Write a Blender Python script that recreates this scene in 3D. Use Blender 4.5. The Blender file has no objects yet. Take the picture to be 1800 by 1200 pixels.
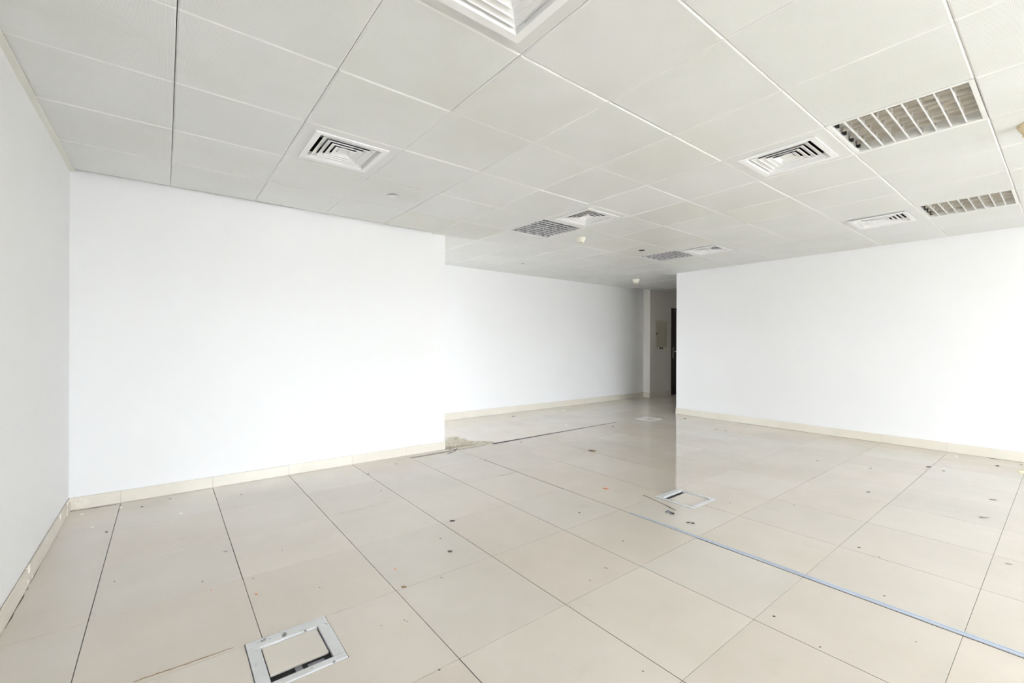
import bpy, bmesh, math, random
from mathutils import Vector, Matrix

# ------------------------------------------------------------------ camera, sky, exposure
S = bpy.context.scene
COL = S.collection
CAM_Z, CEIL = 1.2463, 2.5127
F_PX, CX, CY, YAW, ROLL = 772.43, 889.18, 603.71, 0.6598, 0.0038
cd = bpy.data.cameras.new('camera')
cd.sensor_width = 36.0
cd.lens = F_PX / 1800 * 36
cd.shift_x = (900 - CX) / 1800
cd.shift_y = (CY - 600) / 1800
cd.clip_start = 0.02
cam = bpy.data.objects.new('camera', cd)
COL.objects.link(cam)
r0 = Vector((math.cos(YAW), -math.sin(YAW), 0)); u0 = Vector((0, 0, 1)); fw = Vector((math.sin(YAW), math.cos(YAW), 0))
rr = math.cos(ROLL) * r0 + math.sin(ROLL) * u0
uu = -math.sin(ROLL) * r0 + math.cos(ROLL) * u0
m = Matrix((rr, uu, -fw)).transposed().to_4x4(); m.translation = (0, 0, CAM_Z)
cam.matrix_world = m
S.camera = cam

W = bpy.data.worlds.new('overcast_sky'); S.world = W; W.use_nodes = True
wn = W.node_tree; wn.nodes.clear()
o = wn.nodes.new('ShaderNodeOutputWorld'); bg = wn.nodes.new('ShaderNodeBackground')
tc = wn.nodes.new('ShaderNodeTexCoord'); sp = wn.nodes.new('ShaderNodeSeparateXYZ'); rp = wn.nodes.new('ShaderNodeValToRGB')
wn.links.new(tc.outputs['Generated'], sp.inputs[0]); wn.links.new(sp.outputs['Z'], rp.inputs[0])
rp.color_ramp.elements[0].position = 0.0; rp.color_ramp.elements[0].color = (0.52, 0.51, 0.54, 1)
rp.color_ramp.elements[1].position = 0.04; rp.color_ramp.elements[1].color = (0.93, 0.935, 1.035, 1)
wn.links.new(rp.outputs[0], bg.inputs[0]); bg.inputs[1].default_value = 5.0
wn.links.new(bg.outputs[0], o.inputs[0])
S.view_settings.view_transform = 'Standard'
S.view_settings.look = 'None'
S.view_settings.gamma = 1.0
S.view_settings.use_curve_mapping = False
S.view_settings.exposure = 2.80
S.cycles.max_bounces = 10
S.cycles.diffuse_bounces = 7
S.cycles.glossy_bounces = 3
S.cycles.adaptive_threshold = 0.015
S.cycles.caustics_reflective = False
S.cycles.caustics_refractive = False

WIN_Y = -5.4                                   # window wall behind the camera
WIN = [(-0.10, 1.40), (1.55, 3.05), (3.20, 4.70)]  # openings along x
WIN_Z = (0.12, 2.42)
SIDE = (4.80, 6.00, 1.05, 2.35)                # unseen side window added to brighten the far wall: y0, y1, z0, z1
ld = bpy.data.lights.new('window_portal', 'AREA'); ld.shape = 'RECTANGLE'
ld.size = SIDE[1] - SIDE[0]; ld.size_y = SIDE[3] - SIDE[2]; ld.cycles.is_portal = True
lo = bpy.data.objects.new('window_portal', ld); COL.objects.link(lo)
lo.location = (-.557 - .12, (SIDE[0] + SIDE[1]) / 2, (SIDE[2] + SIDE[3]) / 2); lo.rotation_euler = (math.pi / 2, 0, math.pi / 2 * 3)
for k, (a, b) in enumerate(WIN):               # sampling portals lying in the window openings
    ld = bpy.data.lights.new('window_portal', 'AREA'); ld.shape = 'RECTANGLE'
    ld.size = b - a; ld.size_y = WIN_Z[1] - WIN_Z[0]; ld.cycles.is_portal = True
    lo = bpy.data.objects.new('window_portal', ld); COL.objects.link(lo)
    lo.location = ((a + b) / 2, WIN_Y - 0.14, sum(WIN_Z) / 2)
    lo.rotation_euler = (math.pi / 2, 0, math.pi)   # -Z of the lamp looks to +y

# ------------------------------------------------------------------ materials
MATS = {}
def mat(name, col, rough=0.5, metal=0.0, spec=0.5):
    mt = bpy.data.materials.new(name); mt.use_nodes = True
    b = mt.node_tree.nodes['Principled BSDF']
    b.inputs['Base Color'].default_value = (*col, 1); b.inputs['Roughness'].default_value = rough
    b.inputs['Metallic'].default_value = metal; b.inputs['Specular IOR Level'].default_value = spec
    MATS[name] = mt
    return mt
class N:
    def __init__(s, mt): s.t = mt.node_tree; s.b = s.t.nodes['Principled BSDF']
    def n(s, typ, **kw):
        x = s.t.nodes.new(typ)
        for k, v in kw.items(): setattr(x, k, v)
        return x
    def l(s, a, b): s.t.links.new(a, b)
    def math(s, op, a, b=None):
        x = s.n('ShaderNodeMath', operation=op)
        for i, v in enumerate((a, b)):
            if v is None: continue
            if isinstance(v, (int, float)): x.inputs[i].default_value = v
            else: s.l(v, x.inputs[i])
        return x.outputs[0]
    def noise(s, coord, scale, detail=4, rough=0.55):
        x = s.n('ShaderNodeTexNoise'); x.inputs['Scale'].default_value = scale
        x.inputs['Detail'].default_value = detail; x.inputs['Roughness'].default_value = rough
        s.l(coord, x.inputs['Vector']); return x.outputs['Fac']
    def ramp(s, fac, stops):
        x = s.n('ShaderNodeValToRGB'); e = x.color_ramp.elements
        while len(e) < len(stops): e.new(0.5)
        for q, (p, c) in zip(e, stops):
            q.position = p; q.color = (*c, 1) if len(c) == 3 else c
        s.l(fac, x.inputs[0]); return x.outputs[0]
    def mix(s, fac, a, b, mode='MIX'):
        x = s.n('ShaderNodeMix', data_type='RGBA', blend_type=mode)
        for i, v in ((0, fac), (6, a), (7, b)):
            if isinstance(v, (int, float)): x.inputs[i].default_value = v
            elif isinstance(v, tuple): x.inputs[i].default_value = (*v, 1)
            else: s.l(v, x.inputs[i])
        return x.outputs[2]

# painted plaster with faint scuffs
def plaster(name, col, dirt):
    mt = mat(name, col, 0.62, spec=0.3); n = N(mt)
    co = n.n('ShaderNodeTexCoord').outputs['Object']
    a = n.ramp(n.noise(co, 1.1, 6, .6), [(.52, (0, 0, 0)), (.78, (1, 1, 1))])
    mp = n.n('ShaderNodeMapping'); n.l(co, mp.inputs[0]); mp.inputs['Scale'].default_value = (5, 5, 22)
    s = n.ramp(n.noise(mp.outputs[0], 1.0, 5, .6), [(.66, (0, 0, 0)), (.74, (1, 1, 1))])
    c = n.mix(n.math('MULTIPLY', a, .35), col, dirt)
    c = n.mix(n.math('MULTIPLY', n.math('MULTIPLY', s, a), .25), c, tuple(x * .8 for x in dirt))
    n.l(c, n.b.inputs['Base Color'])
    bp = n.n('ShaderNodeBump'); bp.inputs['Strength'].default_value = .05; bp.inputs['Distance'].default_value = .004
    n.l(n.noise(co, 35, 3), bp.inputs['Height']); n.l(bp.outputs[0], n.b.inputs['Normal'])
    return mt
M_WALL = plaster('white_paint', (.835, .835, .84), (.79, .785, .77))
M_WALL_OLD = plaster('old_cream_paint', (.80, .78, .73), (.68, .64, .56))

# polished porcelain, each tile tinted by its object colour
def porcelain(name, rough, base):
    mt = mat(name, base, rough, spec=0.75); n = N(mt)
    oi = n.n('ShaderNodeObjectInfo'); geo = n.n('ShaderNodeNewGeometry')
    off = n.n('ShaderNodeVectorMath', operation='ADD'); n.l(geo.outputs['Position'], off.inputs[0])
    c1 = n.ramp(n.noise(off.outputs[0], 1.6, 6, .62), [(.35, (.95, .945, .925)), (.65, (1.02, 1.02, 1.02))])
    col = n.mix(1.0, oi.outputs['Color'], c1, 'MULTIPLY')
    st = n.ramp(n.noise(off.outputs[0], 4.5, 7, .68), [(.60, (0, 0, 0)), (.78, (1, 1, 1))])
    col = n.mix(n.math('MULTIPLY', st, .30), col, (.50, .45, .35))
    vo = n.n('ShaderNodeTexVoronoi'); vo.inputs['Scale'].default_value = 9.0; n.l(off.outputs[0], vo.inputs['Vector'])
    sk = n.ramp(vo.outputs['Distance'], [(.012, (1, 1, 1)), (.03, (0, 0, 0))])
    keep = n.ramp(n.noise(off.outputs[0], 2.3, 2), [(.52, (0, 0, 0)), (.60, (1, 1, 1))])
    col = n.mix(n.math('MULTIPLY', n.math('MULTIPLY', sk, keep), .55), col, (.25, .2, .15))
    n.l(col, n.b.inputs['Base Color'])
    r = n.ramp(n.noise(off.outputs[0], 3.0, 5, .6), [(.3, (rough,) * 3), (.75, (rough * 1.9,) * 3)])
    n.l(r, n.b.inputs['Roughness'])
    return mt
M_TILE = porcelain('polished_porcelain', .035, (.62, .585, .51))
M_SKIRT = porcelain('skirting_porcelain', .16, (.66, .62, .54))
M_GROUT = mat('dark_grout', (.05, .045, .038), .9)

# perforated metal ceiling tile, tinted by object colour
def perforated():
    mt = mat('perforated_metal', (.6, .6, .58), .42, spec=.35); n = N(mt)
    oi = n.n('ShaderNodeObjectInfo'); co = n.n('ShaderNodeTexCoord').outputs['Object']
    sx = n.n('ShaderNodeSeparateXYZ'); n.l(co, sx.inputs[0])
    k = 2 * math.pi / .0075
    a = n.math('SINE', n.math('MULTIPLY', n.math('ADD', sx.outputs['X'], sx.outputs['Y']), k))
    b = n.math('SINE', n.math('MULTIPLY', n.math('SUBTRACT', sx.outputs['X'], sx.outputs['Y']), k))
    d = n.ramp(n.math('MULTIPLY', a, b), [(.35, (0, 0, 0)), (.62, (1, 1, 1))])
    ed = n.math('MAXIMUM', n.math('ABSOLUTE', sx.outputs['X']), n.math('ABSOLUTE', sx.outputs['Y']))
    inside = n.math('LESS_THAN', ed, .2925); d = n.math('MULTIPLY', d, inside)
    wp = n.n('ShaderNodeNewGeometry').outputs['Position']
    sm = n.ramp(n.noise(wp, 1.3, 5, .6), [(.45, (1, 1, 1)), (.75, (.93, .925, .89))])
    col = n.mix(1.0, oi.outputs['Color'], sm, 'MULTIPLY')
    col = n.mix(n.math('MULTIPLY', d, .60), col, (.28, .28, .27))
    col = n.mix(inside, (.87, .87, .855), col)
    n.l(col, n.b.inputs['Base Color'])
    return mt
M_CEIL = perforated()
M_TRIM = mat('cream_angle_trim', (.80, .79, .73), .45)
M_VENT = mat('white_enamel', (.88, .88, .88), .35)
M_BLACK = mat('black_interior', (.015, .015, .016), .8)
M_GALV = mat('galvanised_steel', (.24, .245, .27), .5, .5)
M_LAMP = mat('light_housing', (.82, .82, .80), .4)
M_REFL = mat('brushed_reflector', (.60, .56, .49), .45, .25)
n = N(M_REFL); co = n.n('ShaderNodeTexCoord').outputs['Object']
mp = n.n('ShaderNodeMapping'); n.l(co, mp.inputs[0]); mp.inputs['Scale'].default_value = (120, 6, 120)
n.l(n.ramp(n.noise(mp.outputs[0], 1, 3), [(.35, (.60, .565, .50)), (.7, (.72, .68, .61))]), n.b.inputs['Base Color'])
M_REFL2 = mat('mirror_reflector', (.42, .42, .43), .3, .75)
M_BLADE = mat('louvre_aluminium', (.88, .88, .90), .3, .0)
M_DETECT = mat('cream_plastic', (.80, .78, .68), .45)
M_OLDDET = mat('yellowed_plastic', (.80, .66, .44), .45)
M_PLATE = mat('white_plate', (.78, .78, .76), .4)
M_DOOR = mat('dark_brown_veneer', (.028, .016, .012), .6)
n = N(M_DOOR); co = n.n('ShaderNodeTexCoord').outputs['Object']
mp = n.n('ShaderNodeMapping'); n.l(co, mp.inputs[0]); mp.inputs['Scale'].default_value = (30, 30, 1.5)
n.l(n.ramp(n.noise(mp.outputs[0], 1.5, 5), [(.3, (.02, .011, .008)), (.7, (.042, .024, .017))]), n.b.inputs['Base Color'])
M_CHROME = mat('satin_nickel', (.72, .70, .66), .25, 1.0)
M_PANEL = mat('beige_enamel', (.56, .52, .42), .45)
M_FRAMEALU = mat('window_aluminium', (.55, .56, .57), .4, .6)
M_TAPE = mat('pale_blue_film', (.46, .52, .62), .3)
M_SCREED = mat('beige_screed', (.50, .45, .35), .9)
n = N(M_SCREED); co = n.n('ShaderNodeTexCoord').outputs['Object']
n.l(n.ramp(n.noise(co, 28, 6, .7), [(.35, (.30, .26, .18)), (.5, (.52, .48, .39)), (.7, (.62, .59, .5))]), n.b.inputs['Base Color'])
M_BOX = mat('chipped_grey_paint', (.66, .67, .67), .4, .25)
n = N(M_BOX); wp = n.n('ShaderNodeNewGeometry').outputs['Position']
ch = n.ramp(n.noise(wp, 26, 6, .7), [(.60, (0, 0, 0)), (.635, (1, 1, 1))])
c = n.mix(n.noise(wp, 9, 4), (.60, .61, .615), (.74, .745, .75))
n.l(n.mix(n.math('MULTIPLY', ch, .85), c, (.10, .09, .075)), n.b.inputs['Base Color'])
M_DIRT = mat('dark_dirt', (.07, .06, .05), .9)
M_GREYDIRT = mat('grey_dust', (.32, .30, .27), .9)
M_BROWN = mat('brown_flake', (.28, .19, .10), .8)
M_ORANGE = mat('orange_plastic_bit', (.70, .28, .12), .5)
M_CHIP = mat('white_plaster_chip', (.85, .84, .80), .8)
M_BLUEBIT = mat('blue_grey_plastic', (.16, .17, .24), .4)
M_YELLOW = mat('pale_yellow_foam', (.82, .77, .45), .7)
g = bpy.data.materials.new('window_glass'); g.use_nodes = True; t = g.node_tree; t.nodes.clear()
oo = t.nodes.new('ShaderNodeOutputMaterial'); tr = t.nodes.new('ShaderNodeBsdfTransparent'); tr.inputs[0].default_value = (.93, .96, .95, 1)
gl = t.nodes.new('ShaderNodeBsdfGlossy'); gl.inputs['Roughness'].default_value = 0.0
mx = t.nodes.new('ShaderNodeMixShader'); mx.inputs[0].default_value = .07
t.links.new(tr.outputs[0], mx.inputs[1]); t.links.new(gl.outputs[0], mx.inputs[2]); t.links.new(mx.outputs[0], oo.inputs[0])
M_GLASS = g

# ------------------------------------------------------------------ mesh helpers
def link(name, me, parent=None, loc=(0, 0, 0), color=None):
    ob = bpy.data.objects.new(name, me); COL.objects.link(ob); ob.location = loc
    if parent is not None: ob.parent = parent
    if color is not None: ob.color = (*color, 1)
    return ob
def tag(ob, label=None, cat=None, group=None, kind=None):
    for k, v in (('label', label), ('category', cat), ('group', group), ('kind', kind)):
        if v: ob[k] = v
    return ob
def thing(name, loc, label, cat, group=None, rz=0):
    e = bpy.data.objects.new(name, None); COL.objects.link(e); e.location = loc; e.rotation_euler.z = rz
    e.empty_display_size = .1
    return tag(e, label, cat, group)
class MB:
    def __init__(s): s.v = []; s.f = []; s.mi = []; s.cur = 0
    def add(s, vs, fs):
        o = len(s.v); s.v += [tuple(q) for q in vs]; s.f += [tuple(i + o for i in f) for f in fs]; s.mi += [s.cur] * len(fs); return s
    def box(s, x0, x1, y0, y1, z0, z1):
        return s.add([(x0, y0, z0), (x1, y0, z0), (x1, y1, z0), (x0, y1, z0), (x0, y0, z1), (x1, y0, z1), (x1, y1, z1), (x0, y1, z1)],
                     [(0, 3, 2, 1), (4, 5, 6, 7), (0, 1, 5, 4), (1, 2, 6, 5), (2, 3, 7, 6), (3, 0, 4, 7)])
    def prism(s, poly, z0, z1):
        k = len(poly)
        return s.add([(x, y, z0) for x, y in poly] + [(x, y, z1) for x, y in poly],
                     [tuple(range(k - 1, -1, -1)), tuple(range(k, 2 * k))] + [(i, (i + 1) % k, k + (i + 1) % k, k + i) for i in range(k)])
    def lathe(s, prof, seg=32, cx=0, cy=0):
        vs = []; fs = []
        for r, z in prof:
            vs += [(cx + r * math.cos(2 * math.pi * i / seg), cy + r * math.sin(2 * math.pi * i / seg), z) for i in range(seg)]
        for j in range(len(prof) - 1):
            for i in range(seg):
                a = j * seg + i; b = j * seg + (i + 1) % seg
                fs.append((a, b, b + seg, a + seg))
        fs.append(tuple(range(seg - 1, -1, -1))); fs.append(tuple(range((len(prof) - 1) * seg, len(prof) * seg)))
        return s.add(vs, fs)
    def mesh(s, name, *mats, smooth=None):
        me = bpy.data.meshes.new(name); me.from_pydata(s.v, [], s.f)
        for mt in mats: me.materials.append(mt)
        for p, i in zip(me.polygons, s.mi): p.material_index = i
        bm = bmesh.new(); bm.from_mesh(me); bmesh.ops.recalc_face_normals(bm, faces=bm.faces[:]); bm.to_mesh(me); bm.free()
        if smooth:
            for p in me.polygons: p.use_smooth = True
            me.set_sharp_from_angle(angle=math.radians(smooth))
        me.update(); return me
    def build(s, name, mats, parent=None, loc=(0, 0, 0), smooth=None):
        if not isinstance(mats, (list, tuple)): mats = [mats]
        return link(name, s.mesh(name, *mats, smooth=smooth), parent, loc)
def bevelled(mb, name, mt, w, seg=2, parent=None, loc=(0, 0, 0)):
    me = mb.mesh(name, mt)
    bm = bmesh.new(); bm.from_mesh(me)
    bmesh.ops.bevel(bm, geom=bm.edges[:], offset=w, segments=seg, affect='EDGES', profile=.6)
    bm.to_mesh(me); bm.free()
    return link(name, me, parent, loc)

def slab_cells(x0, x1, y0, y1, holes, zt, zb, ch=0.0):
    """flat slab with rectangular cut-outs: faces at zt and side walls to zb"""
    mb = MB()
    xs = sorted({x0, x1, *[min(max(h[i], x0), x1) for h in holes for i in (0, 1)]})
    ys = sorted({y0, y1, *[min(max(h[i], y0), y1) for h in holes for i in (2, 3)]})
    solid = lambda i, j: 0 <= i < len(xs) - 1 and 0 <= j < len(ys) - 1 and not any(
        h[0] < (xs[i] + xs[i + 1]) / 2 < h[1] and h[2] < (ys[j] + ys[j + 1]) / 2 < h[3] for h in holes)
    for i in range(len(xs) - 1):
        for j in range(len(ys) - 1):
            if not solid(i, j): continue
            a, b, c, d = xs[i], xs[i + 1], ys[j], ys[j + 1]
            mb.add([(a, c, zt), (b, c, zt), (b, d, zt), (a, d, zt)], [(0, 1, 2, 3)])
            for (ii, jj, p, q) in ((i - 1, j, (a, c), (a, d)), (i + 1, j, (b, c), (b, d)), (i, j - 1, (a, c), (b, c)), (i, j + 1, (a, d), (b, d))):
                if not solid(ii, jj):
                    mb.add([(*p, zt), (*q, zt), (*q, zb), (*p, zb)], [(0, 1, 2, 3)])
    return mb

# ------------------------------------------------------------------ room dimensions
XL, YA, XA, YR, XB, YB = -0.557, 4.530, 2.605, 6.205, 7.245, 4.350
YE, XE = 6.030, 8.925            # entrance wall and the step where it begins
XEND = 11.2
rng = random.Random(7)

def wall(name, x0, x1, y0, y1, label, mt=M_WALL, z0=-.02, z1=CEIL + .30):
    w = MB().box(x0, x1, y0, y1, z0, z1).build(name, mt)
    return tag(w, label, 'wall', kind='structure')
wl = MB(); SY0, SY1, SZ0, SZ1 = SIDE    # side window added behind the partition for more light at the far end
wl.box(XL - .15, XL, WIN_Y - .2, SY0, -.02, CEIL + .3); wl.box(XL - .15, XL, SY1, YR + .15, -.02, CEIL + .3)
wl.box(XL - .15, XL, SY0, SY1, -.02, SZ0); wl.box(XL - .15, XL, SY0, SY1, SZ1, CEIL + .3)
tag(wl.build('wall_left', M_WALL), 'pale grey-white plain wall at the picture\'s left edge', 'wall', kind='structure')
fr = MB(); x0, x1 = XL - .10, XL - .05
fr.box(x0, x1, SY0, SY0 + .05, SZ0, SZ1); fr.box(x0, x1, SY1 - .05, SY1, SZ0, SZ1)
fr.box(x0, x1, SY0 + .05, SY1 - .05, SZ0, SZ0 + .05); fr.box(x0, x1, SY0 + .05, SY1 - .05, SZ1 - .05, SZ1)
wo = tag(fr.build('window_4', M_FRAMEALU), 'unseen aluminium framed side window added behind the white partition to brighten the far wall', 'window', kind='structure')
MB().box(XL - .078, XL - .072, SY0 + .05, SY1 - .05, SZ0 + .05, SZ1 - .05).build('pane', M_GLASS, wo)
wall('wall_back', XL, XA, YA, YA + .10, 'broad white partition wall facing the viewer, ending at the opening')
wall('wall_far', XL, XE, YR, YR + .15, 'white wall seen deep through the opening behind the partition')
wall('wall_right', XB, XB + .12, WIN_Y - .2, YB, 'broad white wall on the right side of the room')
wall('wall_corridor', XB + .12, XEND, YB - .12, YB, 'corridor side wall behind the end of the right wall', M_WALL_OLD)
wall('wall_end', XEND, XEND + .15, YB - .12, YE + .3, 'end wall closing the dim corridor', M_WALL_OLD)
# entrance wall with a door opening
DX0, DX1, DH = 9.862, 10.78, 2.075
we = MB(); we.box(XE, DX0, YE, YE + .25, -.02, CEIL + .3); we.box(DX1, XEND, YE, YE + .25, -.02, CEIL + .3); we.box(DX0, DX1, YE, YE + .25, DH, CEIL + .3); we.box(DX0, DX1, YE + .2, YE + .25, -.02, DH)
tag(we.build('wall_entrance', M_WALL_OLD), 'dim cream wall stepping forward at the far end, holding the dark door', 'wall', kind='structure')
wall('wall_added_pier', XL, .30, -1.75, -1.30, 'unseen pier added against the left wall behind the viewer to block window light')  # added out of view, keeps window light off the near left side
# window wall behind the viewer
ww = MB()
edges = [XL] + [q for ab in WIN for q in ab] + [XB]
for i in range(0, len(edges), 2): ww.box(edges[i], edges[i + 1], WIN_Y - .2, WIN_Y, -.02, CEIL + .3)
for a, b in WIN:
    ww.box(a, b, WIN_Y - .2, WIN_Y, -.02, WIN_Z[0]); ww.box(a, b, WIN_Y - .2, WIN_Y, WIN_Z[1], CEIL + .3)
tag(ww.build('wall_front', M_WALL), 'window wall behind the viewer, out of the picture', 'wall', kind='structure')
for k, (a, b) in enumerate(WIN):
    fr = MB(); z0, z1 = WIN_Z; y0, y1 = WIN_Y - .13, WIN_Y - .07
    fr.box(a, a + .05, y0, y1, z0, z1); fr.box(b - .05, b, y0, y1, z0, z1)
    fr.box(a + .05, b - .05, y0, y1, z0, z0 + .05); fr.box(a + .05, b - .05, y0, y1, z1 - .05, z1)
    c = (a + b) / 2; fr.box(c - .025, c + .025, y0, y1, z0 + .05, z1 - .05)
    wo = tag(fr.build(f'window_{k + 1}', M_FRAMEALU), ('first', 'second', 'third')[k] + ' aluminium framed window from the added pier in the wall behind the viewer', 'window', kind='structure')
    for p, q in ((a + .05, c - .025), (c + .025, b - .05)):
        MB().box(p, q, WIN_Y - .103, WIN_Y - .097, z0 + .05, z1 - .05).build('pane', M_GLASS, wo)

# ------------------------------------------------------------------ floor
UF, VF, SU, SV = -.2673, 1.4828, .5955, .599
BOXES = [(.262, .582, 1.757, 2.091), (3.158, 3.508, 1.754, 2.087), (6.195, 6.545, 4.165, 4.470)]
floor = MB().box(XL - .1, XEND + .1, WIN_Y - .2, YR + .1, -.16, -.012).build('floor', M_GROUT)
tag(floor, 'glossy beige floor of large square tiles with dark joints', 'floor', kind='structure')
def slot(x):   # dark slot left by a removed partition: its near and far edge
    t = min(max((x - 3.2) / 3.05, 0), 1)
    return 4.388 + t * .074, 4.444 + t * .034
def tile_tint(i, j):
    r = random.Random(i * 131 + j * 17 + 5)
    base = (.645, .592, .530)
    w = r.uniform(-1, 1); k = 1 + r.uniform(-.035, .03)
    return (base[0] * k * (1 + .012 * w), base[1] * k * (1 - .006 * w), base[2] * k * (1 - .02 * w))
cache = {}
def rect_tile(w, d):
    key = (round(w, 4), round(d, 4))
    if key not in cache:
        mb = MB(); c = .0008; a, b = w / 2, d / 2
        q = [(-a, -b), (a, -b), (a, b), (-a, b)]; p = [(-a + c, -b + c), (a - c, -b + c), (a - c, b - c), (-a + c, b - c)]
        mb.add([(*v, -.012) for v in q] + [(*v, -c) for v in q] + [(*v, 0) for v in p],
               [(0, 1, 5, 4), (1, 2, 6, 5), (2, 3, 7, 6), (3, 0, 4, 7), (4, 5, 9, 8), (5, 6, 10, 9), (6, 7, 11, 10), (7, 4, 8, 11), (8, 9, 10, 11)])
        mb.mi[:4] = [1] * 4; cache[key] = mb.mesh('floor_tile', M_TILE, M_GROUT)
    return cache[key]
GX, GY = .0015, .0006        # half joints
far_tiles = MB()
for i in range(-1, 20):
    for j in range(-12, 9):
        x0, x1 = UF + i * SU, UF + (i + 1) * SU
        y0, y1 = VF + j * SV, VF + (j + 1) * SV
        gx0 = .0035 if i == 5 else GX; gx1 = .0035 if i == 4 else GX
        x0 += gx0; x1 -= gx1; y0 += GY; y1 -= GY
        x0, x1, y0, y1 = max(x0, XL), min(x1, XEND), max(y0, WIN_Y), min(y1, YR)
        if x1 - x0 < .01 or y1 - y0 < .01: continue
        if x0 > XB and y1 < YB: continue
        if x0 > XE and y0 > YE: continue
        if x0 > XB and y0 < YB: y0 = YB
        if x0 > XE and y1 > YE: y1 = YE
        if y1 < -.9:   # never in the picture: one joined field
            far_tiles.box(x0, x1, y0, y1, -.012, 0); continue
        col = tile_tint(i, j)
        holes = [h for h in BOXES if h[0] < x1 and h[1] > x0 and h[2] < y1 and h[3] > y0]
        if holes:
            ob = slab_cells(x0, x1, y0, y1, holes, 0, -.012).build('floor_tile', M_TILE, floor); ob.color = (*col, 1)
        elif j in (4, 5) and x1 > 2.7 and x0 < 6.2:
            if j == 4: poly = [(x0, y0), (x1, y0), (x1, slot(x1)[0]), (x0, slot(x0)[0])]
            else: poly = [(x0, slot(x0)[1]), (x1, slot(x1)[1]), (x1, y1), (x0, y1)]
            ob = MB().prism(poly, -.012, 0).build('floor_tile', M_TILE, floor); ob.color = (*col, 1)
        else:
            link('floor_tile', rect_tile(x1 - x0, y1 - y0), floor, ((x0 + x1) / 2, (y0 + y1) / 2, 0), col)
ob = far_tiles.build('floor_tile_field', M_TILE, floor); ob.color = (.64, .60, .52, 1); ob['kind'] = 'stuff'

# skirting tiles
def skirting(name, axis, fixed, sgn, a, b, joints, h, label, th=.011):
    e = None; cuts = [a] + [q for q in joints if a + .02 < q < b - .02] + [b]
    back = MB()
    lo, hi = (fixed, fixed + sgn * .0035)
    lo, hi = min(lo, hi), max(lo, hi)
    back.box(*((a, b, lo, hi) if axis == 'x' else (lo, hi, a, b)), 0, h - .002)
    e = tag(back.build(name, M_GROUT), label, 'baseboard', kind='structure')
    f0, f1 = fixed + sgn * .003, fixed + sgn * th
    f0, f1 = min(f0, f1), max(f0, f1)
    for p, q in zip(cuts, cuts[1:]):
        p += .0006; q -= .0006; dz = rng.uniform(-.001, .001)
        mb = MB(); mb.box(*((p, q, f0, f1) if axis == 'x' else (f0, f1, p, q)), .002, h + dz)
        ob = mb.build('baseboard_tile', M_SKIRT, e)
        k = 1 + rng.uniform(-.03, .03); ob.color = (.76 * k, .72 * k, .64 * k, 1)
    return e
jx = [UF + SU * i for i in range(-2, 25)]; jy = [VF + SV * i for i in range(-12, 12)]
skirting('baseboard_left', 'y', XL, 1, WIN_Y, YA, jy, .098, 'cream tile skirting along the foot of the wall at the left edge')
skirting('baseboard_back', 'x', YA, -1, XL + .011, XA + .004, jx, .094, 'cream tile skirting along the foot of the white partition wall')
skirting('baseboard_far', 'x', YR, -1, XL + .011, XE - .011, jx, .115, 'cream tile skirting along the wall seen deep through the opening')
skirting('baseboard_right', 'y', XB, -1, WIN_Y, YB + .004, [-5.1, -4.5, -3.9, -3.3, -2.7, -2.1, -1.5, -.9, -.3, .3, .9, 1.49, 2.09, 2.69, 3.28, 3.88], .108, 'beige tile skirting along the foot of the wall on the right')
skirting('baseboard_entrance', 'x', YE, -1, XE - .011, DX0 - .07, jx, .12, 'dim tile skirting beneath the electrical panel by the dark door')
skirting('baseboard_step', 'y', XE, -1, YE, YR - .011, [], .12, 'narrow skirting piece on the step at the far end')

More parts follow.
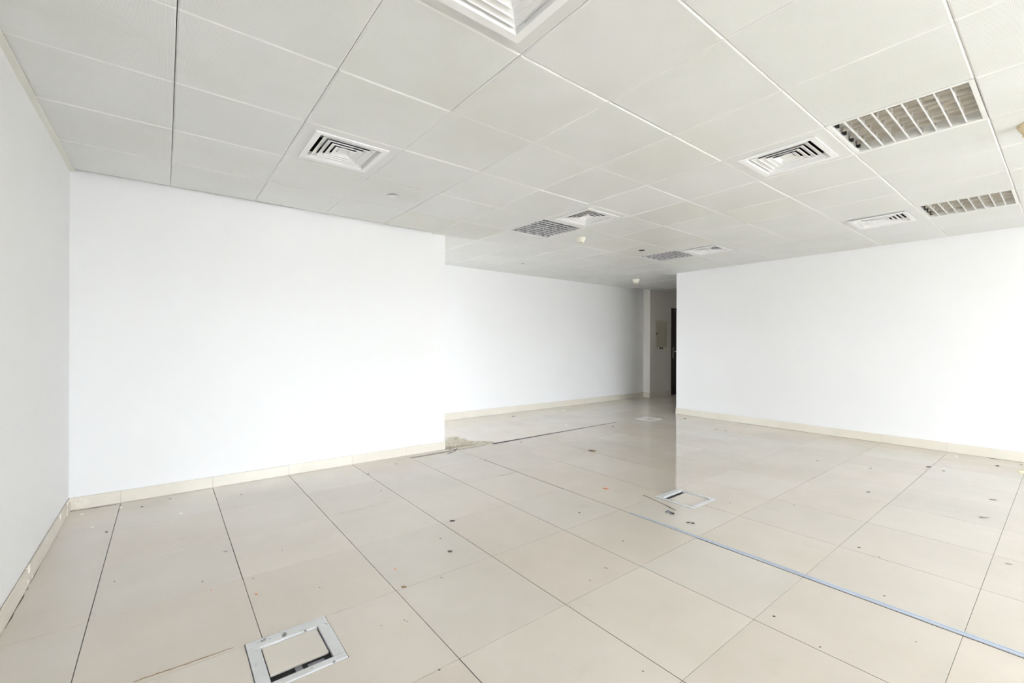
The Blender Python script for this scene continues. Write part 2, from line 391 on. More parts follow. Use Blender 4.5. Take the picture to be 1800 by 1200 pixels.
# ------------------------------------------------------------------ ceiling
UC, VC, P = .0331, 2.0872, .6
ceiling = MB().box(XL - .1, XEND + .1, WIN_Y - .2, YR + .1, CEIL + .34, CEIL + .42).build('ceiling', M_BLACK)
tag(ceiling, 'suspended ceiling of square perforated metal tiles', 'ceiling', kind='structure')
LIGHTS = [(5, -3), (9, -3), (5, 2), (9, 2)]
VENTS = [(1, -2), (1, 1), (5, -2), (5, 1), (9, -2), (9, 1)]
HOLES = {(8, 2): (5.09, 3.572, .045)}
G = .0016; GY_ = .0007; CH = .0065
def ceil_mesh(w, d, hole=None, rnd=None):
    key = ('c', round(w, 4), round(d, 4), hole, rnd)
    if key in cache: return cache[key]
    a, b = w / 2, d / 2
    mb = MB()
    q = [(-a, -b), (a, -b), (a, b), (-a, b)]; p = [(-a + CH, -b + CH), (a - CH, -b + CH), (a - CH, b - CH), (-a + CH, b - CH)]
    mb.add([(*v, .03) for v in q] + [(*v, CH * .8) for v in q] + [(*v, 0) for v in p],
           [(0, 1, 5, 4), (1, 2, 6, 5), (2, 3, 7, 6), (3, 0, 4, 7), (4, 5, 9, 8), (5, 6, 10, 9), (6, 7, 11, 10), (7, 4, 8, 11)])
    if hole:
        c = hole; r = [(-c, -c), (c, -c), (c, c), (-c, c)]
        mb.add([(*v, 0) for v in p] + [(*v, 0) for v in r] + [(*v, .02) for v in r],
               [(0, 1, 5, 4), (1, 2, 6, 5), (2, 3, 7, 6), (3, 0, 4, 7), (4, 5, 9, 8), (5, 6, 10, 9), (6, 7, 11, 10), (7, 4, 8, 11)])
    elif rnd:
        hx, hy, hr = rnd; k = 24
        # ring of quads from a square-ish outline to the round hole
        outer = []
        for i in range(k):
            t = 2 * math.pi * i / k; cx_, sy_ = math.cos(t), math.sin(t)
            s = min(((a - CH) - hx if cx_ > 0 else (a - CH) + hx) / max(abs(cx_), 1e-6), ((b - CH) - hy if sy_ > 0 else (b - CH) + hy) / max(abs(sy_), 1e-6))
            outer.append((hx + cx_ * s, hy + sy_ * s))
        inner = [(hx + hr * math.cos(2 * math.pi * i / k), hy + hr * math.sin(2 * math.pi * i / k)) for i in range(k)]
        mb.add([(*v, 0) for v in outer] + [(*v, 0) for v in inner] + [(*v, .0012) for v in inner],
               [(i, (i + 1) % k, k + (i + 1) % k, k + i) for i in range(k)] + [(k + i, k + (i + 1) % k, 2 * k + (i + 1) % k, 2 * k + i) for i in range(k)])
        for cx_, sy_ in p:      # corner triangles
            near = sorted(range(k), key=lambda i: (outer[i][0] - cx_) ** 2 + (outer[i][1] - sy_) ** 2)[:2]
            mb.add([(cx_, sy_, 0)] + [(*outer[i], 0) for i in near], [(0, 1, 2)])
    else:
        mb.add([(*v, 0) for v in p], [(0, 1, 2, 3)])
    cache[key] = mb.mesh('ceiling_tile', M_CEIL)
    return cache[key]
TINTS = {(4, 3): (0.807, 0.803, 0.771), (3, 3): (0.807, 0.803, 0.764), (7, 1): (0.815, 0.811, 0.780), (6, 0): (0.815, 0.811, 0.783), (8, 1): (0.807, 0.800, 0.771), (10, 2): (0.798, 0.794, 0.758), (8, 2): (0.800, 0.798, 0.764), (7, 2): (0.807, 0.803, 0.771), (9, 3): (0.800, 0.798, 0.764),
         (7, -1): (0.821, 0.817, 0.790), (2, -2): (0.807, 0.806, 0.796), (1, -2): (0.788, 0.788, 0.777)}
back_tiles = MB()
for i in range(-1, 19):
    for j in range(-13, 8):
        if (i, j) in LIGHTS: continue
        x0, x1 = UC + i * P + G, UC + (i + 1) * P - G
        y0, y1 = VC + j * P + GY_, VC + (j + 1) * P - GY_
        x0, x1, y0, y1 = max(x0, XL + .004), min(x1, XEND), max(y0, WIN_Y), min(y1, YR - .004)
        if i == 11: x1 = min(x1, XB - .004) if y1 < YB else x1
        if x1 - x0 < .02 or y1 - y0 < .02: continue
        if x0 > XB - .02 and y1 < YB + .05: continue
        if x0 > XE - .02 and y0 > YE: continue
        if x1 > XE and y1 > YE: y1 = YE
        if x0 > XB - .02 and y0 < YB: y0 = YB
        if x0 < XA and j == 4 and x1 < XA + .3: y0 = max(y0, YA + .1)
        if y1 < -1.0 and x1 < 8:
            back_tiles.box(x0, x1, y0, y1, CEIL, CEIL + .03); continue
        hole = .205 if (i, j) in VENTS else None
        cxx, cyy = (x0 + x1) / 2, (y0 + y1) / 2
        rnd = None
        if (i, j) in HOLES: hx, hy, hr = HOLES[(i, j)]; rnd = (round(hx - cxx, 4), round(hy - cyy, 4), hr)
        me = ceil_mesh(x1 - x0, y1 - y0, hole, rnd)
        r = random.Random(i * 77 + j * 13); k = 1 + r.uniform(-.015, .015)
        c = TINTS.get((i, j), (.83, .835, .825))
        ob = link('ceiling_tile', me, ceiling, (cxx, cyy, CEIL + r.uniform(-.0012, .0012)), tuple(v * k for v in c))
ob = back_tiles.build('ceiling_tile_field', M_CEIL, ceiling); ob.color = (.83, .835, .825, 1); ob['kind'] = 'stuff'

# edge angle along the left wall
tr_ = MB(); tr_.box(XL, XL + .028, WIN_Y, YA, CEIL - .012, CEIL - .009); tr_.box(XL, XL + .003, WIN_Y, YA, CEIL - .009, CEIL + .02)
tr_.box(XL + .025, XL + .028, WIN_Y, YA, CEIL - .009, CEIL - .004)
tag(tr_.build('trim_1', M_TRIM), 'cream edge angle where the ceiling meets the wall on the left', 'trim', kind='structure')

# ------------------------------------------------------------------ ceiling diffusers
def ring(mb, ro, zo, ri, zi, th=.0016):
    """square louvre: upright lip along the outer edge, then a blade sloping up and inward"""
    prof = [(ro, zo - .004), (ro, zo + .0005), (ri, zi), (ri, zi + th), (ro - th, zo + .0005 + th), (ro - th, zo - .004)]
    k = len(prof)
    vs = [(sx * r, sy * r, z) for r, z in prof for sx, sy in ((-1, -1), (1, -1), (1, 1), (-1, 1))]
    fs = [(4 * a + q, 4 * a + (q + 1) % 4, 4 * ((a + 1) % k) + (q + 1) % 4, 4 * ((a + 1) % k) + q) for a in range(k) for q in range(4)]
    return mb.add(vs, fs)
def make_vent():
    root = thing('air_diffuser', (0, 0, 0), '-', 'air vent', 'square ceiling air diffusers')
    h = .228; q = .192
    fr = MB()
    for k in range(4):
        c, s = [(1, 0), (0, 1), (-1, 0), (0, -1)][k]
        rot = lambda x, y, z: (c * x - s * y, s * x + c * y, z)
        o4 = [(-h, -h), (h, -h), (q, -q), (-q, -q)]
        vs = [(*v, -.006) for v in o4] + [(-h, -h, .0), (h, -h, .0), (q - .02, -q + .02, .03), (-q + .02, -q + .02, .03)]
        fr.add([rot(*v) for v in vs], [(0, 1, 2, 3), (0, 4, 5, 1), (3, 2, 6, 7)])
    fr.build('frame', M_VENT, root)
    for k, r in enumerate((.168, .134, .100, .066)):
        ring(MB(), r, .002, r - .029, .0125).build('louvre_ring', M_VENT, root)
    ce = MB(); a, b = .034, .012
    ce.add([(-a, -a, .012), (a, -a, .012), (a, a, .012), (-a, a, .012), (-b, -b, .036), (b, -b, .036), (b, b, .036), (-b, b, .036)],
           [(0, 1, 5, 4), (1, 2, 6, 5), (2, 3, 7, 6), (3, 0, 4, 7), (4, 5, 6, 7), (3, 2, 1, 0)])
    ce.build('core', M_VENT, root)
    pb = MB(); w = .203
    pb.add([(-w, -w, .03), (w, -w, .03), (w, w, .03), (-w, w, .03), (-w, -w, .22), (w, -w, .22), (w, w, .22), (-w, w, .22)],
           [(0, 1, 5, 4), (1, 2, 6, 5), (2, 3, 7, 6), (3, 0, 4, 7), (4, 5, 6, 7)])
    pb.build('plenum_box', M_BLACK, root)
    dm = MB()
    for x in (-.075, -.025, .025, .075): dm.box(x - .019, x + .019, -.10, .19, .085, .088)
    dm.box(-.2, .2, -.006, .006, .07, .085)
    dm.build('damper', M_GALV, root)
    return root
def copy_tree(o, parent=None):
    c = o.copy(); COL.objects.link(c); c.parent = parent
    for ch in o.children: copy_tree(ch, c)
    return c
VL = {(1, -2): 'large white square air diffuser cut off by the top edge of the picture',
      (1, 1): 'white square air diffuser in the ceiling in front of the white partition wall',
      (5, -2): 'white square air diffuser beside the larger louvred ceiling light',
      (5, 1): 'white square air diffuser touching the louvred light near the middle of the ceiling',
      (9, -2): 'white square air diffuser beside the second light at the right edge',
      (9, 1): 'small far white air diffuser by the top corner of the right wall'}
vent0 = make_vent()
for k, (i, j) in enumerate(VENTS):
    v = vent0 if k == 0 else copy_tree(vent0)
    drop = {(1, -2): .016, (9, -2): .007, (9, 1): .007}.get((i, j), .001)
    dx = -.012 if i == 1 and j == -2 else 0
    v.location = (UC + (i + .505) * P + dx, VC + (j + .5) * P, CEIL - drop)
    v['label'] = VL[(i, j)]

# ------------------------------------------------------------------ louvred lights
def make_light(M_REFL):
    root = thing('louvred_ceiling_light', (0, 0, 0), '-', 'ceiling light', 'recessed louvred ceiling lights')
    h = .2975; i_ = .278
    hs = MB()      # housing: outer lip, inner walls, top
    for k in range(4):
        c, s = [(1, 0), (0, 1), (-1, 0), (0, -1)][k]
        rot = lambda x, y, z: (c * x - s * y, s * x + c * y, z)
        vs = [(-h, -h, 0), (h, -h, 0), (i_, -i_, 0), (-i_, -i_, 0), (-h, -h, .02), (h, -h, .02), (i_, -i_, .085), (-i_, -i_, .085)]
        hs.add([rot(*v) for v in vs], [(0, 1, 2, 3), (0, 4, 5, 1), (3, 2, 6, 7)])
    hs.add([(-i_, -i_, .085), (i_, -i_, .085), (i_, i_, .085), (-i_, i_, .085)], [(0, 1, 2, 3)])
    hs.build('housing', M_LAMP, root)
    lanes = [(-i_ + 2 * i_ * k / 4, -i_ + 2 * i_ * (k + 1) / 4) for k in range(4)]
    for a, b in lanes:             # parabolic reflector trough over each lamp
        c = (a + b) / 2; w = (b - a) / 2 - .002; mb = MB(); ns = 10; vs = []
        for s in range(ns + 1):
            u = -1 + 2 * s / ns; z = .082 - .030 * u * u * abs(u) ** .5
            vs += [(c + u * w, -i_ + .002, z), (c + u * w, i_ - .022, z)]
        mb.add(vs, [(2 * s, 2 * s + 2, 2 * s + 3, 2 * s + 1) for s in range(ns)])
        mb.build('reflector', M_REFL, root, smooth=60)
        MB().box(c - .016, c + .016, i_ - .020, i_ - .006, .012, .05).build('lamp_holder', M_BLACK, root)
    for k in range(8):             # cross blades with a bright lower edge and a clip at every trough
        y = -i_ + 2 * i_ * (k + 1) / 9
        mb = MB()
        mb.cur = 0; mb.box(-i_ + .002, i_ - .002, y - .0028, y + .0028, .002, .0075)
        for q in range(4):
            x = lanes[q][1] - .004 if q < 3 else i_ - .006
            mb.box(x - .003, x + .003, y - .0035, y + .003, .0075, .050)
        mb.cur = 1
        for a, b in lanes:         # curved upper edge inside each trough
            c = (a + b) / 2; w = (b - a) / 2 - .006; ns = 6
            vs = []
            for s in range(ns + 1):
                u = -1 + 2 * s / ns; vs += [(c + u * w, y, .0075), (c + u * w, y, .0075 + .024 - .016 * (1 - u * u))]
            mb.add(vs, [(2 * s, 2 * s + 2, 2 * s + 3, 2 * s + 1) for s in range(ns)])
        mb.build('cross_blade', [M_BLADE, M_REFL], root)
    for k in range(3):
        x = lanes[k][1]
        MB().box(x - .0015, x + .0015, -i_ + .002, i_ - .022, .004, .030).build('divider', M_REFL, root)
    return root
LL = {(5, -3): 'largest louvred ceiling light, nearest to the picture\'s top right corner',
      (9, -3): 'louvred ceiling light at the right edge above the right wall',
      (5, 2): 'louvred ceiling light near the middle of the ceiling next to a smoke detector',
      (9, 2): 'small far louvred light near the top corner of the right wall'}
light0 = make_light(M_REFL); light1 = make_light(M_REFL2)
for k, (i, j) in enumerate(LIGHTS):
    v = [light0, None, light1, None][k] or copy_tree(light0 if k < 2 else light1)
    v.location = (UC + (i + .5) * P, VC + (j + .5) * P, CEIL + .001)
    v['label'] = LL[(i, j)]

# ------------------------------------------------------------------ detectors and small ceiling fittings
def detector(x, y, label, mt, s=1.0):
    r = thing('smoke_detector', (x, y, CEIL), label, 'smoke detector', 'smoke detectors on the ceiling')
    MB().lathe([(.052 * s, 0), (.052 * s, -.008 * s), (.048 * s, -.016 * s)], 32).build('base', mt, r, smooth=40)
    MB().lathe([(.047 * s, -.016 * s), (.046 * s, -.024 * s), (.034 * s, -.046 * s), (.032 * s, -.050 * s)], 32).build('body', mt, r, smooth=40)
    b = MB().lathe([(.024 * s, -.050 * s), (.024 * s, -.062 * s)], 24).build('sensor_chamber', M_BLACK, r, smooth=40)
    cg = MB()
    for k in range(8):
        t = 2 * math.pi * k / 8; c, s_ = math.cos(t), math.sin(t); w = .004 * s; R = .028 * s
        q = [(c * R - s_ * w, s_ * R + c * w), (c * R + s_ * w, s_ * R - c * w), (c * (R - .004 * s) + s_ * w, s_ * (R - .004 * s) - c * w), (c * (R - .004 * s) - s_ * w, s_ * (R - .004 * s) + c * w)]
        cg.prism(q, -.062 * s, -.050 * s)
    cg.build('cage', mt, r)
    MB().lathe([(.030 * s, -.062 * s), (.029 * s, -.067 * s), (.022 * s, -.070 * s)], 32).build('cap', mt, r, smooth=40)
detector(3.925, 3.604, 'cream smoke detector beside the louvred light in the middle of the ceiling', M_DETECT, 1.08)
detector(7.29, 5.244, 'cream smoke detector near the far dim end of the ceiling', M_DETECT, 1.35)
detector(3.905, .150, 'yellowed smoke detector cut off by the right edge', M_OLDDET, 1.0)
def cover(x, y, label, r=.045):
    t = thing('sprinkler_cover', (x, y, CEIL), label, 'sprinkler cover', 'round sprinkler covers')
    MB().lathe([(r * .7, 0), (r * .7, -.007)], 32).build('collar', M_BLACK, t)
    MB().lathe([(r, -.007), (r, -.009), (r * .97, -.011)], 32).build('disc', M_PLATE, t, smooth=40)
cover(1.536, 3.571, 'round white sprinkler cover on the ceiling above the white partition wall')
cover(4.498, 5.365, 'small far round sprinkler cover above the opening', .042)
t_ = thing('sprinkler_hole', (5.09, 3.572, CEIL), 'dark round hole in a ceiling tile beside the small far light', 'ceiling hole')
cup = MB(); k = 24; vs = []
for (r, z) in ((.0465, .0015), (.0465, .09)):
    vs += [(r * math.cos(2 * math.pi * i / k), r * math.sin(2 * math.pi * i / k), z) for i in range(k)]
cup.add(vs, [(i, (i + 1) % k, k + (i + 1) % k, k + i) for i in range(k)] + [tuple(range(k, 2 * k))])
cup.build('cup', M_BLACK, t_)
MB().lathe([(.012, .09), (.012, .05), (.018, .048), (.018, .044)], 16).build('sprinkler_head', M_GALV, t_)

# ------------------------------------------------------------------ far end: door, electrical panel
dr = MB().box(DX0 + .004, DX1 - .004, YE + .03, YE + .075, .006, DH - .004)
door = tag(bevelled(dr, 'door_1', M_DOOR, .003, 1), 'dark brown closed door half hidden by the right wall', 'door', kind='structure')
fr = MB(); w = .055
fr.box(DX0 - w, DX0, YE - .015, YE + .12, 0, DH + w); fr.box(DX1, DX1 + w, YE - .015, YE + .12, 0, DH + w); fr.box(DX0, DX1, YE - .015, YE + .12, DH, DH + w)
fr.build('frame', M_DOOR, door)
hd = MB(); hx = 9.935
hd.box(hx - .018, hx + .018, YE + .022, YE + .03, .90, 1.17)
pl = bevelled(hd, 'handle_plate', M_CHROME, .003, 2, door)
lv = MB().box(hx - .009, hx + .009, YE - .03, YE + .022, 1.06, 1.078).box(hx - .009, hx + .12, YE - .045, YE - .027, 1.058, 1.080)
bevelled(lv, 'lever', M_CHROME, .004, 2, pl)
MB().lathe([(.009, 0), (.009, .01)], 16).build('keyhole', M_BLACK, pl, (hx, YE + .012, .96))
pn = thing('electrical_panel', (9.367, YE, 1.174), 'beige wall-mounted electrical panel with a small latch beside the dark door', 'electrical panel')
a, b, hh = .227, .02, .632
f_ = MB(); f_.box(-a, -a + b, -.018, 0, 0, hh); f_.box(a - b, a, -.018, 0, 0, hh); f_.box(-a + b, a - b, -.018, 0, 0, b); f_.box(-a + b, a - b, -.018, 0, hh - b, hh)
f_.build('frame', M_PANEL, pn)
dd = bevelled(MB().box(-a + b + .004, a - b - .004, -.013, -.002, b + .004, hh - b - .004), 'door', M_PANEL, .002, 1, pn)
bevelled(MB().box(-a + .028, -a + .062, -.021, -.013, .30, .345), 'latch', M_BLACK, .003, 1, dd)
for q, x in enumerate((9.335, 9.42)):
    s = thing('switch_opening', (x, YE, 1.15), 'small dark cable opening under the electrical panel, ' + ('on its latch side' if q == 0 else 'on its door side'), 'cable opening', 'cable openings under the panel')
    MB().box(-.030, .030, -.006, 0, -.022, .022).build('plate', M_PANEL, s); MB().box(-.024, .024, -.007, -.005, -.018, .018).build('opening', M_BLACK, s)

# ------------------------------------------------------------------ floor boxes
def floor_box(x0, x1, y0, y1, label, border, gap_side, lid_drop, shift):
    cx, cy = (x0 + x1) / 2, (y0 + y1) / 2; a, b = (x1 - x0) / 2 - .003, (y1 - y0) / 2 - .003
    r = thing('floor_box', (cx, cy, 0), label, 'floor box', 'square service boxes set into the floor')
    w, wf, wn_ = border
    z0, z1 = -.012, .0035
    bevelled(MB().box(-a, a, b - wf, b, z0, z1), 'frame_bar', M_BOX, .0012, 1, r)
    bevelled(MB().box(-a, a, -b, -b + wn_, z0, z1), 'frame_bar', M_BOX, .0012, 1, r)
    bevelled(MB().box(-a, -a + w, -b + wn_ + .001, b - wf - .001, z0, z1), 'frame_bar', M_BOX, .0012, 1, r)
    bevelled(MB().box(a - w, a, -b + wn_ + .001, b - wf - .001, z0, z1), 'frame_bar', M_BOX, .0012, 1, r)
    # box walls below the frame
    bx = MB(); i0, i1, j0, j1 = -a + w, a - w, -b + wn_, b - wf
    bx.add([(i0, j0, -.011), (i1, j0, -.011), (i1, j1, -.011), (i0, j1, -.011)], [(0, 1, 2, 3)])
    bx.build('cavity', M_BLACK, r)
    gn, gf, gs = gap_side
    lid = MB().box(i0 + gs, i1 - gs, j0 + gn, j1 - gf, -.011, -lid_drop)
    l = bevelled(lid, 'lid', M_TILE, .001, 1, r); l.color = (.66, .61, .55, 1)
    gx = i0 + (i1 - i0) * .45
    MB().box(gx - .012, gx + .012, j0, j0 + max(gn, .008) * .8, -.011, -.004).build('hinge', M_GALV, r)
    MB().box(i1 - .09, i1 - .03, j0, j0 + max(gn, .008) * .6, -.011, -.006).build('hinge', M_GALV, r)
    return r
floor_box(*BOXES[0], 'open-edged floor box with chipped grey frame at the bottom of the picture', (.046, .058, .034), (.048, .003, .005), .0025, 0)
floor_box(*BOXES[1], 'floor box with pale frame in front of the right wall, by two dark crumbs', (.034, .050, .034), (.004, .040, .006), .002, 0)
fb = floor_box(*BOXES[2], 'far floor box at the end of the dark slot line', (.034, .045, .034), (.02, .03, .01), .003, 0)

# ------------------------------------------------------------------ strips, cracks, rubble
def ribbon(name, pts, widths, z0, z1, mt, parent=None):
    mb = MB(); k = len(pts); L = []; R = []
    for i, (x, y) in enumerate(pts):
        a = pts[max(i - 1, 0)]; b = pts[min(i + 1, k - 1)]
        dx, dy = b[0] - a[0], b[1] - a[1]; l = math.hypot(dx, dy) or 1
        nx, ny = -dy / l, dx / l; w = widths[i] / 2
        L.append((x + nx * w, y + ny * w)); R.append((x - nx * w, y - ny * w))
    vs = [(*p, z0) for p in L] + [(*p, z0) for p in R] + [(*p, z1) for p in L] + [(*p, z1) for p in R]
    fs = []
    for i in range(k - 1):
        fs += [(2 * k + i, 2 * k + i + 1, 3 * k + i + 1, 3 * k + i), (i, i + 1, 2 * k + i + 1, 2 * k + i), (k + i, 3 * k + i, 3 * k + i + 1, k + i + 1)]
    fs += [(0, 2 * k, 3 * k, k), (k - 1, 2 * k - 1, 4 * k - 1, 3 * k - 1)]
    mb.add(vs, fs)
    return mb.build(name, mt, parent)
J5 = UF + 5 * SU
r = random.Random(3)
ys = [2.0 - .1 * i for i in range(26)]
wd = [min(.010 + .03 * max(0, (2.0 - y)) , .034) + r.uniform(-.002, .002) for y in ys]
tape = ribbon('tape_strip', [(J5 + .0045 + w / 2, y) for y, w in zip(ys, wd)], wd, .0002, .0022, M_TAPE)
tag(tape, 'pale blue plastic film strip running along a floor joint', 'tape')
rd = ribbon('film_ridge', [(J5 + .005 + w * .75, y) for y, w in zip(ys, wd)], [w * .22 for w in wd], .0022, .0042, M_TAPE, tape)
# chipped grout and cracks belong to the floor
def crack(pts, w, mt=M_DIRT, name='crack', seed=1):
    rr_ = random.Random(seed); P_ = []; Wd = []
    for (ax, ay), (bx, by) in zip(pts, pts[1:]):
        for s in range(8):
            t = s / 8; P_.append((ax + (bx - ax) * t + rr_.uniform(-w, w) * .5, ay + (by - ay) * t + rr_.uniform(-w, w) * .5)); Wd.append(w * rr_.uniform(.4, 1.3))
    P_.append(pts[-1]); Wd.append(w * .4)
    return ribbon(name, P_, Wd, 0, .0012, mt, floor)
def fl(px, py):
    d = (px - CX) / F_PX * rr - (py - CY) / F_PX * uu + fw
    t = -CAM_Z / d.z
    return (d.x * t, d.y * t)
crack([fl(1131, 870), fl(1150, 878.5), fl(1189, 897)], .008, M_DIRT, 'crack', 2)
crack([fl(235, 1198), fl(300, 1176), fl(410, 1138)], .0045, M_BROWN, 'grout_smear', 4)
crack([fl(787, 797), fl(797, 794), fl(804, 787)], .016, M_DIRT, 'crack', 5)
crack([fl(910, 828), fl(900, 832), fl(876, 837)], .008, M_GREYDIRT, 'crack', 6)
for p, q, w, s in ((fl(1551, 777), fl(1586, 781), .008, 8), (fl(1600, 783.5), fl(1628, 788), .008, 9), (fl(1668, 793.5), fl(1705, 799), .010, 10), (fl(1735, 804), fl(1757, 808), .016, 11), (fl(1300, 743.5), fl(1420, 760), .007, 12)):
    crack([p, q], w, M_DIRT, 'dirt_line', s)
for p, q, s in ((fl(118, 901), fl(100, 935), 13), (fl(98, 940), fl(52, 1026), 14), (fl(48, 1033), fl(8, 1105), 15), (fl(120, 899), fl(206, 886.5), 16)):
    crack([p, q], .006, M_DIRT, 'dirt_line', s)
sx_ = [3.22 + .15 * k for k in range(21)]; rs = random.Random(21)
ribbon('slot_shade_strip', [(x, (slot(x)[0] + slot(x)[1]) / 2) for x in sx_], [(slot(x)[1] - slot(x)[0]) * rs.uniform(.72, .98) for x in sx_], -.011, -.0008, M_BLACK, floor)  # black strip stands in for the shade inside the open slot
sx_ = [2.62 + .1 * k for k in range(7)]
ribbon('mortar_line', [(x, (slot(x)[0] + slot(x)[1]) / 2) for x in sx_], [.054] * 7, -.011, -.0005, M_SCREED, floor)
# rubble where the partition was broken out
base = MB(); rr_ = random.Random(9)
out = [fl(788, 769), fl(800, 767), fl(815, 771), fl(832, 775), fl(852, 775.5), fl(868, 776.5), fl(860, 779), fl(838, 782), fl(815, 786), fl(805, 787.5), fl(797, 787), fl(790, 787.5), (XA + .012, 4.47), (XA + .012, 4.62)]
base.prism(out, 0, .003)
rub = base.build('rubble', M_SCREED)
tag(rub, 'broken mortar rubble at the foot of the partition wall\'s end', 'rubble', kind='stuff')
bits = MB()
cx_ = sum(p[0] for p in out) / len(out); cy_ = sum(p[1] for p in out) / len(out)
for k in range(150):
    p = rr_.choice(out); q = rr_.random() ** .6
    x, y = cx_ + (p[0] - cx_) * q + rr_.uniform(-.02, .02), cy_ + (p[1] - cy_) * q + rr_.uniform(-.02, .02)
    if x < XA + .03 and y > 4.5: continue
    s = rr_.uniform(.004, .016); n_ = 5
    poly = [(x + s * rr_.uniform(.6, 1.2) * math.cos(2 * math.pi * i / n_), y + s * rr_.uniform(.6, 1.2) * math.sin(2 * math.pi * i / n_)) for i in range(n_)]
    bits.prism(poly, .002, .003 + s * rr_.uniform(.1, .45))
o_ = bits.build('mortar_bits', M_SCREED, rub); o_['kind'] = 'stuff'

# ------------------------------------------------------------------ loose bits on the floor
def flake_mesh(seed, mt, sub=1):
    q = random.Random(seed); bm = bmesh.new(); bmesh.ops.create_icosphere(bm, subdivisions=sub, radius=1)
    for v in bm.verts: v.co *= q.uniform(.6, 1.15)
    for v in bm.verts: v.co.z = (v.co.z + 1.0) * .22
    me = bpy.data.meshes.new('flake'); bm.to_mesh(me); bm.free(); me.materials.append(mt); return me
FL = {(s, mt.name): flake_mesh(s, mt) for s in range(4) for mt in (M_DIRT, M_GREYDIRT, M_BROWN, M_ORANGE, M_CHIP, M_BLUEBIT)}
def bit(px, py, w, mt, name, label, group=None, l=1.0, ang=0, hgt=1.0):
    x, y = fl(px, py); d = x * fw.x + y * fw.y
    s = w / 2 * d / F_PX            # w: width seen, turned into metres
    ob = link(name, FL[(rng.randrange(4), mt.name)], None, (x, y, .0003)); ob.scale = (s * l, s, s * .9 * hgt); ob.rotation_euler.z = -YAW + math.radians(ang)
    return tag(ob, label, 'debris', group)
def place(px, py):
    if px < 600: return 'in the corner by the partition wall' if py < 990 else 'around the chipped floor box at the bottom'
    if px < 1180:
        if py < 785: return 'on the far floor beyond the opening'
        return 'on the middle of the floor below the partition\'s end' if py < 960 else 'on the big foreground tiles at the bottom middle'
    if py < 850: return 'close to the skirting of the right wall'
    return 'on the tiles between the right wall and the blue strip' if py < 1000 else 'on the foreground tiles at the bottom right'
for px, py, w, l in ((250, 891, 5, 1.3), (187, 935, 5, 1.8), (98, 944, 3, 1), (201, 1022, 3, 1), (356, 1022, 3, 1), (562, 1032, 3, 1), (496, 967, 2.5, 1), (424, 869, 3, 1.3), (647, 833, 4, 1.2), (670, 863, 3, 1),
                     (774, 946.7, 4, 1.2), (1018, 901, 4, 1.4), (1095, 951, 4, 1), (711, 1090, 3, 1), (670, 1099, 3, 1), (1130, 1180, 4, 1), (772, 1177, 4, 1.3), (1037, 1020, 3, 1), (1659, 828, 5, 1.5), (1530, 823, 4, 1.2),
                     (1437, 810, 4, 1), (1753, 819, 6, 1.4), (1510, 962.5, 5, 1.4), (1554, 1047, 4, 1), (1360, 1083, 5, 1.2), (1259, 755, 3, 1.2), (1275, 757, 3, 1.3), (1204, 736, 5, 1.4), (1441, 1137, 4, 1.2), (1610, 1128, 3, 1),
                     (1545, 979, 3, 1), (902, 732, 5, 1.6), (916, 777, 4, 1.2), (1283, 884, 3, 1), (1795, 817, 4, 1.2), (1077, 750, 4, 1), (828, 732.5, 5, 1.8), (1395, 888, 3, 1)):
    bit(px, py, w, M_DIRT, 'dirt_flake', 'tiny dark dirt flake ' + place(px, py), 'dark dirt flakes ' + place(px, py), l, rng.uniform(-30, 30))
for px, py, w in ((144, 904, 6), (162, 927, 5), (301, 876, 8), (317, 903, 5), (193, 884, 4), (212, 892, 4), (1072, 702.5, 6), (990, 721.5, 5), (995, 747, 4), (1445, 761, 4), (1681, 802, 4)):
    bit(px, py, w, M_CHIP, 'plaster_chip', 'tiny white plaster chip ' + place(px, py), 'white plaster chips ' + place(px, py), 1.3, rng.uniform(-40, 40))
for px, py, w in ((396, 969, 7), (776, 1015, 5), (1728, 909, 12), (1773, 991, 8), (820, 948, 5), (697, 815, 8), (1125, 771, 5), (1300, 759, 6), (716, 1092, 4), (445, 1016, 5), (1065, 998, 6)):
    bit(px, py, w, M_GREYDIRT, 'dust_smudge', 'small grey dust smudge ' + place(px, py), 'grey dust smudges ' + place(px, py), 1.5, rng.uniform(-40, 0), .35)
for px, py, w, lab in ((371, 1037, 4, 'tiny orange crumb near the chipped floor box'), (451, 1044, 6, 'small orange sliver just above the chipped floor box'), (694, 1000, 5, 'red-orange crumb on a tile in the middle foreground')):
    bit(px, py, w, M_ORANGE, 'orange_crumb', lab, 'orange crumbs on the floor', 1.3, -30)
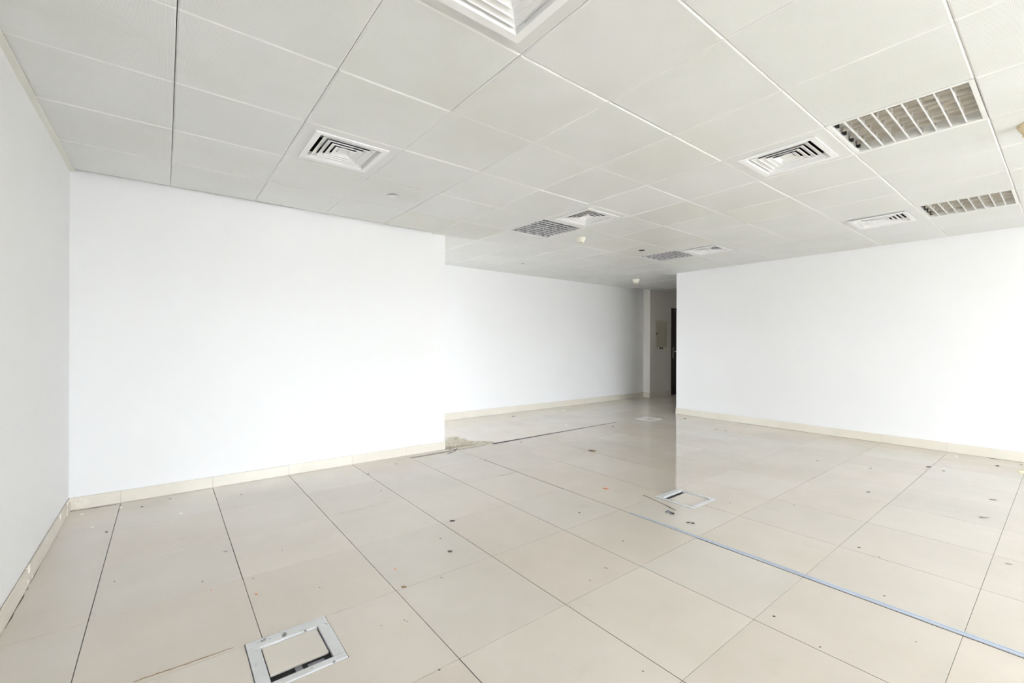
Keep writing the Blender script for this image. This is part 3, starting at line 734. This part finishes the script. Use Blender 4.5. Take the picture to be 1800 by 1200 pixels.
bit(1064, 859, 9, M_ORANGE, 'orange_crumb', 'wider orange crumb lying between the two dark floor joints', 'orange crumbs on the floor', 1.5, 10)
bit(794.6, 916, 9, M_DIRT, 'dirt_lump', 'dark dirt lump, highest of the three below the partition\'s end', None, 1.3)
bit(790.4, 969, 8, M_DIRT, 'dirt_lump', 'dark dirt lump, lowest of the three below the partition\'s end', None, 1.3)
bit(709, 1032, 9, M_BROWN, 'dirt_lump', 'brown dirt lump on a tile joint in the foreground', None, 1.4)
bit(1040, 792.5, 11, M_BROWN, 'brown_splinter', 'brown splinter lying on a joint near the rubble', None, 1.8, -20)
bit(1632, 821, 8, M_DIRT, 'black_flake', 'black flake on a tile joint in front of the right wall', None, 1.2)
bit(1525.8, 865, 6, M_DIRT, 'black_flake', 'black flake on the tiles right of the pale floor box', None, 1.2)
bit(1743.7, 878, 5, M_DIRT, 'black_sliver', 'long black sliver near the right edge of the floor', None, 2.6, -30)
def crumb(px, py, w, mts, name, label, k=7):
    x, y = fl(px, py); d = x * fw.x + y * fw.y; s = w / 2 * d / F_PX
    t = thing(name, (x, y, 0), label, 'debris')
    q = random.Random(int(px))
    for i in range(k):
        ob = link('fragment', FL[(q.randrange(4), mts[i % len(mts)].name)], t, (q.uniform(-1, 1) * s * .8, q.uniform(-1, 1) * s * .8, .0003))
        z = s * q.uniform(.35, .6); ob.scale = (z, z * .8, z * 1.3); ob.rotation_euler.z = q.uniform(0, 6)
crumb(1178, 902, 16, [M_BLUEBIT, M_DIRT, M_GREYDIRT], 'plastic_crumbs', 'blue-black clump of crumbs in front of the pale floor box')
crumb(1214, 919, 13, [M_DIRT, M_GREYDIRT], 'dirt_crumbs', 'small dark clump of crumbs by the pale blue strip', 5)
x, y = fl(1796, 830)
st_ = MB().box(-.03, .05, -.009, .009, 0, .012)
fo = bevelled(st_, 'foam_strip', M_YELLOW, .004, 2, None, (x, y, .0003)); fo.rotation_euler.z = -YAW
tag(fo, 'pale yellow foam strip at the right edge of the floor', 'debris')
